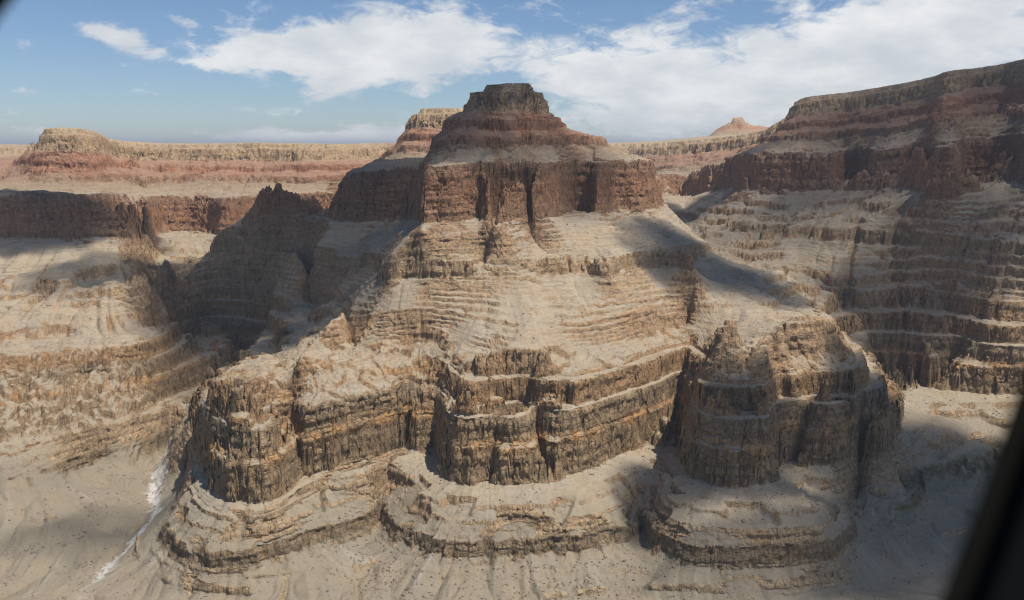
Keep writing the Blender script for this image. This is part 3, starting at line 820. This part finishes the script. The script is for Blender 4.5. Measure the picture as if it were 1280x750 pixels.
MROCK = rock_material('canyon_rock')
MRED = rock_material('red_rock', redden=.18)
MWASH = rock_material('pale_gravel', wash=True)
MTEAL = rock_material('reflection_tinted_rock', tint=(.80, .90, .86))  # teal reflection of the window glass, painted into the ledge colour

# ------------------------------------------------------------------ meshes
IDX = np.arange(NCOL * NROW, dtype=np.int32).reshape(NCOL, NROW)
QA, QB, QC, QD = IDX[:-1, :-1], IDX[1:, :-1], IDX[1:, 1:], IDX[:-1, 1:]
FREG = REG[:-1, :-1]
P3 = np.stack([X, Y, Z], -1).reshape(-1, 3).astype(np.float32)
WASHA = np.clip(1 - np.abs(PXV - wx - wn) / np.maximum(ww_, .1), 0, 1)
AT = {'wash': WASHA.ravel(), 'strata': GEO.ravel(), 'steep': STEEP.ravel(), 'streak': STK.ravel()}
INFO = {
    'butte': ('butte', 'tall central butte with a flat grey cap above a sheer red cliff and pale talus'),
    'red_summit': ('summit', 'small sunlit summit with red slopes just behind the left shoulder of the central butte'),
    'ridge': ('ridge', 'shadowed ridge of dark red cliff running down leftwards from the central butte'),
    'mesa': ('mesa', 'long flat mesa with red banded ledges and a raised knob at its left end'),
    'canyon_wall': ('cliff', 'high dark canyon wall with a stepped rim rising to the right edge'),
    'gorge_cliff': ('cliff', 'low shadowed brown cliff at the foot of the high right wall'),
    'plateau': ('plateau', 'far hazy plateau edge seen through the gap right of the central butte'),
    'distant_butte': ('butte', 'small pointed red butte on the skyline beyond the far plateau'),
    'bastion': ('rock outcrop', 'sunlit tiered brown outcrop with orange bands and curved ledges at its foot'),
    'promontory': ('promontory', 'shaded dark promontory with a pointed knob and rounded ledges below, right of the tiered outcrop'),
    'rock_spur': ('rock spur', 'brown and orange cliff spur ending in a stubby tower beside the white wash'),
    'rock_ledge': ('rock ledge', 'rock ledge, a glass reflection painted on in grey green, low on the slope near the window post'),
}


def build(name, sel, mat, parent=None, origin=None):
    q = np.stack([QA[sel], QB[sel], QC[sel], QD[sel]], -1)
    if len(q) < 4:
        return None
    vid, inv = np.unique(q.ravel(), return_inverse=True)
    co = P3[vid].copy()
    if origin is not None:
        co -= np.asarray(origin, np.float32)
    me = bpy.data.meshes.new(name)
    me.vertices.add(len(vid)); me.vertices.foreach_set('co', co.ravel())
    nf = len(q)
    me.loops.add(nf * 4); me.loops.foreach_set('vertex_index', inv.astype(np.int32).ravel())
    me.polygons.add(nf); me.polygons.foreach_set('loop_start', np.arange(0, nf * 4, 4, dtype=np.int32))
    for k_, a in AT.items():
        at = me.attributes.new(k_, 'FLOAT', 'POINT')
        at.data.foreach_set('value', a[vid].astype(np.float32))
    me.update(calc_edges=True)
    me.materials.append(mat)
    o = bpy.data.objects.new(name, me)
    col.objects.link(o)
    if parent is not None:
        o.parent = parent
    return o


ROOTS = {}
for i, (thing, part) in enumerate(PARTS):
    sel = FREG == i
    mat = MRED if (part in ('red_cliff', 'red_ledges', 'ledge_slope') and thing in ('butte', 'ridge', 'mesa', 'canyon_wall', 'red_summit', 'plateau')) else MROCK
    if part == 'ledge_slope' and thing in ('ridge', 'canyon_wall'):
        mat = MROCK
    if thing == 'terrain':
        o = build('terrain', sel, MROCK); o['kind'] = 'structure'
        o['label'] = 'pale tan scree slopes and valley floor of the canyon'
    elif thing == 'dry_wash':
        o = build('dry_wash', sel, MWASH); o['kind'] = 'structure'
        o['label'] = 'white gravel bed of a dry wash winding down the left valley'
    elif part is None:
        o = build(thing, sel, MTEAL if thing == 'rock_ledge' else MROCK)
        o['category'], o['label'] = INFO[thing]
        o['kind'] = 'thing'
    else:
        if thing not in ROOTS:
            m_ = np.zeros(FREG.shape, bool)
            for j, (t2, p2) in enumerate(PARTS):
                if t2 == thing:
                    m_ |= FREG == j
            pts = P3[QA[m_]]
            e = bpy.data.objects.new(thing, None)
            e.empty_display_size = 50
            e.location = (float(pts[:, 0].mean()), float(pts[:, 1].mean()), float(pts[:, 2].min()))
            col.objects.link(e)
            e['category'], e['label'] = INFO[thing]
            e['kind'] = 'thing'
            ROOTS[thing] = e
        e = ROOTS[thing]
        build(part, sel, mat, e, tuple(e.location))

# ------------------------------------------------------------------ desert scrub and fallen rubble, too small and many to count
import bmesh


def scatter(name, n, prob, r_lo, r_hi, flat, mats, seed, sub=1):
    rs = np.random.RandomState(seed)
    p_ = prob.ravel().astype(float) * ((RRm ** 2).ravel()) * np.clip(np.gradient(RRm, axis=1).ravel() / RRm.ravel(), 0, .01)
    p_ = np.where(np.isfinite(p_), np.maximum(p_, 0), 0); p_ /= p_.sum()
    pick = np.searchsorted(np.cumsum(p_), rs.rand(n))
    pick = np.clip(pick, 0, p_.size - 1)
    bm = bmesh.new(); bmesh.ops.create_icosphere(bm, subdivisions=sub, radius=1.0)
    bv = np.array([v.co[:] for v in bm.verts], np.float32); bf = np.array([[v.index for v in f.verts] for f in bm.faces], np.int32); bm.free()
    c_ = P3[pick]
    r_ = (r_lo + (r_hi - r_lo) * rs.rand(n) ** 3).astype(np.float32)
    jit = 1 + .45 * (rs.rand(n, len(bv)).astype(np.float32) - .5)
    a_ = rs.rand(n).astype(np.float32) * 6.28
    sx = 1 + .5 * (rs.rand(n).astype(np.float32) - .5)
    vx = bv[None, :, 0] * jit * (r_ * sx)[:, None]; vy = bv[None, :, 1] * jit * (r_ / sx)[:, None]; vz = bv[None, :, 2] * jit * (r_ * flat)[:, None] + (r_ * flat * .35)[:, None]
    ca, sa = np.cos(a_)[:, None], np.sin(a_)[:, None]
    V = np.stack([vx * ca - vy * sa + c_[:, :1], vx * sa + vy * ca + c_[:, 1:2], vz + c_[:, 2:3]], -1).reshape(-1, 3)
    Fc = (bf[None] + (np.arange(n, dtype=np.int32) * len(bv))[:, None, None]).reshape(-1, 3)
    me = bpy.data.meshes.new(name)
    me.vertices.add(len(V)); me.vertices.foreach_set('co', V.astype(np.float32).ravel())
    me.loops.add(Fc.size); me.loops.foreach_set('vertex_index', Fc.ravel())
    me.polygons.add(len(Fc)); me.polygons.foreach_set('loop_start', np.arange(0, Fc.size, 3, dtype=np.int32))
    me.update(calc_edges=True)
    me.materials.append(mats)
    o = bpy.data.objects.new(name, me); col.objects.link(o); o['kind'] = 'stuff'
    return o


def simple_mat(name, c1_, c2_, sc):
    m_ = bpy.data.materials.new(name); m_.use_nodes = True
    n_ = NT(m_.node_tree)
    nz = n_.noise(n_.node('ShaderNodeNewGeometry').outputs['Position'], sc, 4, .7)
    b_ = n_.node('ShaderNodeBsdfPrincipled'); n_.put(b_.inputs['Base Color'], n_.mix(n_.step(nz, .35, .65), c1_, c2_))
    b_.inputs['Roughness'].default_value = .95; b_.inputs['Specular IOR Level'].default_value = .05
    o_ = n_.node('ShaderNodeOutputMaterial'); n_.t.links.new(b_.outputs[0], o_.inputs[0])
    return m_


flat_ = (1 - sstep(SL, .75, 1.1)) * (RRm > 1500) * (RRm < 3300) * (np.abs(THm) < .62)
cl = sstep(fbm2(X / 90 + 5, Y / 90, 3), -.2, .4)
scatter('scrub', 13000, flat_ * (.02 + cl ** 3), .4, 1.6, .7, simple_mat('scrub_leaves', (.075, .072, .042), (.13, .115, .075), .5), 5)
low = (1 - sstep(UE, 262, 300)) + .5 * (1 - sstep(np.abs(UE - 520), 30, 150)) + .3 * sstep(UE, 320, 345)
near_wash = np.exp(-((PXV - 690) / 90) ** 2) * (UE < 140) + .8 * np.exp(-((PXV - 470) / 50) ** 2) * (UE < 200)
rub = sstep(fbm2(X / 60 + 15, Y / 60 + 8, 3), .0, .45)
scatter('rubble', 11000, flat_ * low * (.03 + rub ** 2 + 1.2 * near_wash), .5, 3.2, .75, simple_mat('rubble_stone', (.17, .14, .11), (.31, .26, .20), .12), 9)

# far plain out to the horizon
zfar = float(Z[:, -1].mean())
me = bpy.data.meshes.new('far_plain')
vs, fs = [], []
na = 60
for j, (rr, zz) in enumerate(((R1 * 0.985, zfar - 30), (25000, zfar - 25), (60000, zfar - 60), (120000, zfar - 150))):
    for i in range(na + 1):
        t = -TH0 * 1.3 + 2.6 * TH0 * i / na
        vs.append((rr * math.sin(t), rr * math.cos(t), zz + (15 * math.sin(i * 1.7 + j * 2) if j else 0)))
for j in range(3):
    for i in range(na):
        a = j * (na + 1) + i
        fs.append((a, a + 1, a + na + 2, a + na + 1))
me.from_pydata(vs, [], fs)
me.materials.append(MROCK)
fp = bpy.data.objects.new('far_plain', me); col.objects.link(fp)
fp['kind'] = 'structure'


# ------------------------------------------------------------------ fair-weather clouds high over the canyon (their shadows lie on it)
mc = bpy.data.materials.new('cloud_vapour'); mc.use_nodes = True
g = NT(mc.node_tree)
CLOUD_MATS = {}


def cloud_mat(d):
    if d not in CLOUD_MATS:
        m_ = bpy.data.materials.new('cloud_vapour'); m_.use_nodes = True
        n_ = NT(m_.node_tree)
        vsn = n_.node('ShaderNodeVolumeScatter'); vsn.inputs['Density'].default_value = d; vsn.inputs['Color'].default_value = (1, 1, 1, 1)
        o_ = n_.node('ShaderNodeOutputMaterial'); n_.t.links.new(vsn.outputs[0], o_.inputs['Volume'])
        CLOUD_MATS[d] = m_
    return CLOUD_MATS[d]


import bmesh


def cloud(gx, gy, gz, rx, ry, dens, seed, alt=2300.0, thick=150.0, rot=0.0):
    """a flat-based cumulus whose shadow falls round the ground point (gx, gy, gz)"""
    t = (alt - gz) / SUN[2]
    c_ = np.array([gx, gy, gz]) + SUN * t
    bm = bmesh.new()
    bmesh.ops.create_icosphere(bm, subdivisions=5, radius=1.0)
    cr, sr = math.cos(rot), math.sin(rot)
    V = np.array([v.co[:] for v in bm.verts], np.float32)
    n_ = 1 + .30 * value3(V[:, 0] * 1.7 + seed, V[:, 1] * 1.7 + 7, V[:, 2] * .6 + 40) + .2 * value3(V[:, 0] * 4 + seed, V[:, 1] * 4 + 3, V[:, 2] * 2 + 40) + .1 * value3(V[:, 0] * 9 + seed, V[:, 1] * 9 + 3, V[:, 2] * 6 + 40)
    lump = .65 + .5 * value3(V[:, 0] * 3 + seed + 9, V[:, 1] * 3 + 11, V[:, 2] + 30)
    for v, k_, l_, p in zip(bm.verts, n_, lump, V):
        a_, b_ = p[0] * rx * k_, p[1] * ry * k_
        edge = 1 - min(1.0, math.hypot(p[0], p[1])) ** 2
        v.co = (a_ * cr - b_ * sr, a_ * sr + b_ * cr, (p[2] * thick * l_ if p[2] > 0 else p[2] * thick * .3) * (0.25 + 0.75 * edge))
    m_ = bpy.data.meshes.new('cloud'); bm.to_mesh(m_); bm.free()
    m_.materials.append(cloud_mat(dens))
    o_ = bpy.data.objects.new('cloud', m_); o_.location = tuple(float(q_) for q_ in c_)
    col.objects.link(o_)
    o_['kind'] = 'stuff'
    return o_


for q_ in [(-1850, 3470, -280, 500, 260, .024, 3, .2), (-1480, 3150, -420, 280, 240, .014, 8, .2), (-620, 3000, -200, 720, 400, .019, 12, -.35), (-1010, 3120, -450, 420, 300, .013, 15, -.2), (-60, 2760, 0, 520, 300, .009, 21, .1),
           (-560, 2520, -380, 260, 200, .018, 27, -.7), (610, 2720, -400, 370, 210, .030, 33, -.2), (1650, 3800, 0, 900, 800, .013, 41, .3), (1400, 2950, -400, 460, 320, .017, 47, 0), (950, 4300, 0, 300, 260, .02, 44, 0),
           (520, 1960, -650, 240, 170, .028, 55, .1), (1060, 2060, -820, 460, 420, .034, 61, .2), (760, 1840, -930, 480, 190, .009, 77, .1), (-950, 2030, -880, 280, 150, .005, 70, .3)]:
    cloud(*q_[:7], rot=q_[7])

# ------------------------------------------------------------------ the aircraft window the view is taken through
def at_plane(px, py, dist):
    a_ = (px - 640) / F * dist; b_ = (375 - py) / F * dist
    return Vector((a_, dist * CP + b_ * SP, b_ * CP - dist * SP))


OPEN = [(-70, 840), (-60, 500), (-58, 260), (-42, 110), (-22, 55), (6, 12), (40, -26), (95, -55), (180, -62), (500, -72), (900, -72), (1200, -62), (1290, -40), (1345, 20), (1362, 120), (1352, 260),
        (1318, 370), (1276, 475), (1236, 590), (1194, 700), (1158, 795), (1120, 850), (1050, 880), (500, 890), (60, 890), (-30, 880)]


def smooth_loop(p, n=3):
    for _ in range(n):
        q = []
        for i in range(len(p)):
            a_, b_ = p[i], p[(i + 1) % len(p)]
            q += [(a_[0] * .75 + b_[0] * .25, a_[1] * .75 + b_[1] * .25), (a_[0] * .25 + b_[0] * .75, a_[1] * .25 + b_[1] * .75)]
        p = q
    return p


def ring_mesh(name, rings, mat, parent):
    """rings: list of (loop of px points, distance); skinned one to the next and closed"""
    bm = bmesh.new()
    R_ = [[bm.verts.new(at_plane(x_, y_, d_)) for x_, y_ in lp] for lp, d_ in rings]
    for a_, b_ in zip(R_, R_[1:] + R_[:1]):
        for i in range(len(a_)):
            j = (i + 1) % len(a_)
            bm.faces.new((a_[i], a_[j], b_[j], b_[i]))
    bmesh.ops.recalc_face_normals(bm, faces=bm.faces)
    m_ = bpy.data.meshes.new(name); bm.to_mesh(m_); bm.free()
    m_.materials.append(mat)
    o_ = bpy.data.objects.new(name, m_); col.objects.link(o_); o_.parent = parent
    return o_


def grow(lp, dpx):
    n_ = len(lp); out = []
    for i in range(n_):
        a_, b_ = lp[i - 1], lp[(i + 1) % n_]
        tx, ty = b_[0] - a_[0], b_[1] - a_[1]; l_ = math.hypot(tx, ty) + 1e-6
        out.append((lp[i][0] - ty / l_ * dpx, lp[i][1] + tx / l_ * dpx))
    return out


def plastic(name, c_, rough):
    m_ = bpy.data.materials.new(name); m_.use_nodes = True
    n_ = NT(m_.node_tree)
    b_ = n_.node('ShaderNodeBsdfPrincipled')
    nz = n_.noise(n_.node('ShaderNodeNewGeometry').outputs['Position'], 900.0, 3)
    n_.put(b_.inputs['Base Color'], n_.mix(nz, tuple(v * .8 for v in c_), tuple(v * 1.2 for v in c_)))
    b_.inputs['Roughness'].default_value = rough
    b_.inputs['Specular IOR Level'].default_value = .1
    o_ = n_.node('ShaderNodeOutputMaterial'); n_.t.links.new(b_.outputs[0], o_.inputs[0])
    return m_


wf = bpy.data.objects.new('window_frame', None)
wf.empty_display_size = .1
wf['category'] = 'window frame'
wf['label'] = 'black aircraft window frame whose slanted post crosses the lower right corner, out of focus'
wf['kind'] = 'thing'
col.objects.link(wf)
LP = smooth_loop(OPEN)
sgn = 1 if grow(LP, 10)[0][0] < LP[0][0] else -1
ring_mesh('rubber_seal', [(LP, .47), (LP, .485), (grow(LP, sgn * 30), .485), (grow(LP, sgn * 30), .462), (grow(LP, sgn * 8), .458)], plastic('rubber', (.011, .0105, .008), .8), wf)
ring_mesh('frame_panel', [(grow(LP, sgn * 26), .464), (grow(LP, sgn * 26), .50), (grow(LP, sgn * 420), .50), (grow(LP, sgn * 420), .43), (grow(LP, sgn * 60), .445)], plastic('black_trim', (.006, .006, .006), .7), wf)


# ------------------------------------------------------------------ the air of the canyon
bm = bmesh.new(); bmesh.ops.create_cube(bm, size=1.0)
hm = bpy.data.meshes.new('haze'); bm.to_mesh(hm); bm.free()
hz = bpy.data.objects.new('haze', hm); col.objects.link(hz)
hz.scale = (280000, 280000, 1520); hz.location = (0, 0, -1060 + 760)
hz['kind'] = 'stuff'
ma = bpy.data.materials.new('haze_air'); ma.use_nodes = True
n_ = NT(ma.node_tree)
pv = n_.node('ShaderNodeVolumePrincipled')
pv.inputs['Density'].default_value = HAZE
pv.inputs['Color'].default_value = (.86, .92, 1.0, 1)
pv.inputs['Anisotropy'].default_value = 0.2
o_ = n_.node('ShaderNodeOutputMaterial'); n_.t.links.new(pv.outputs[0], o_.inputs['Volume'])
hm.materials.append(ma)
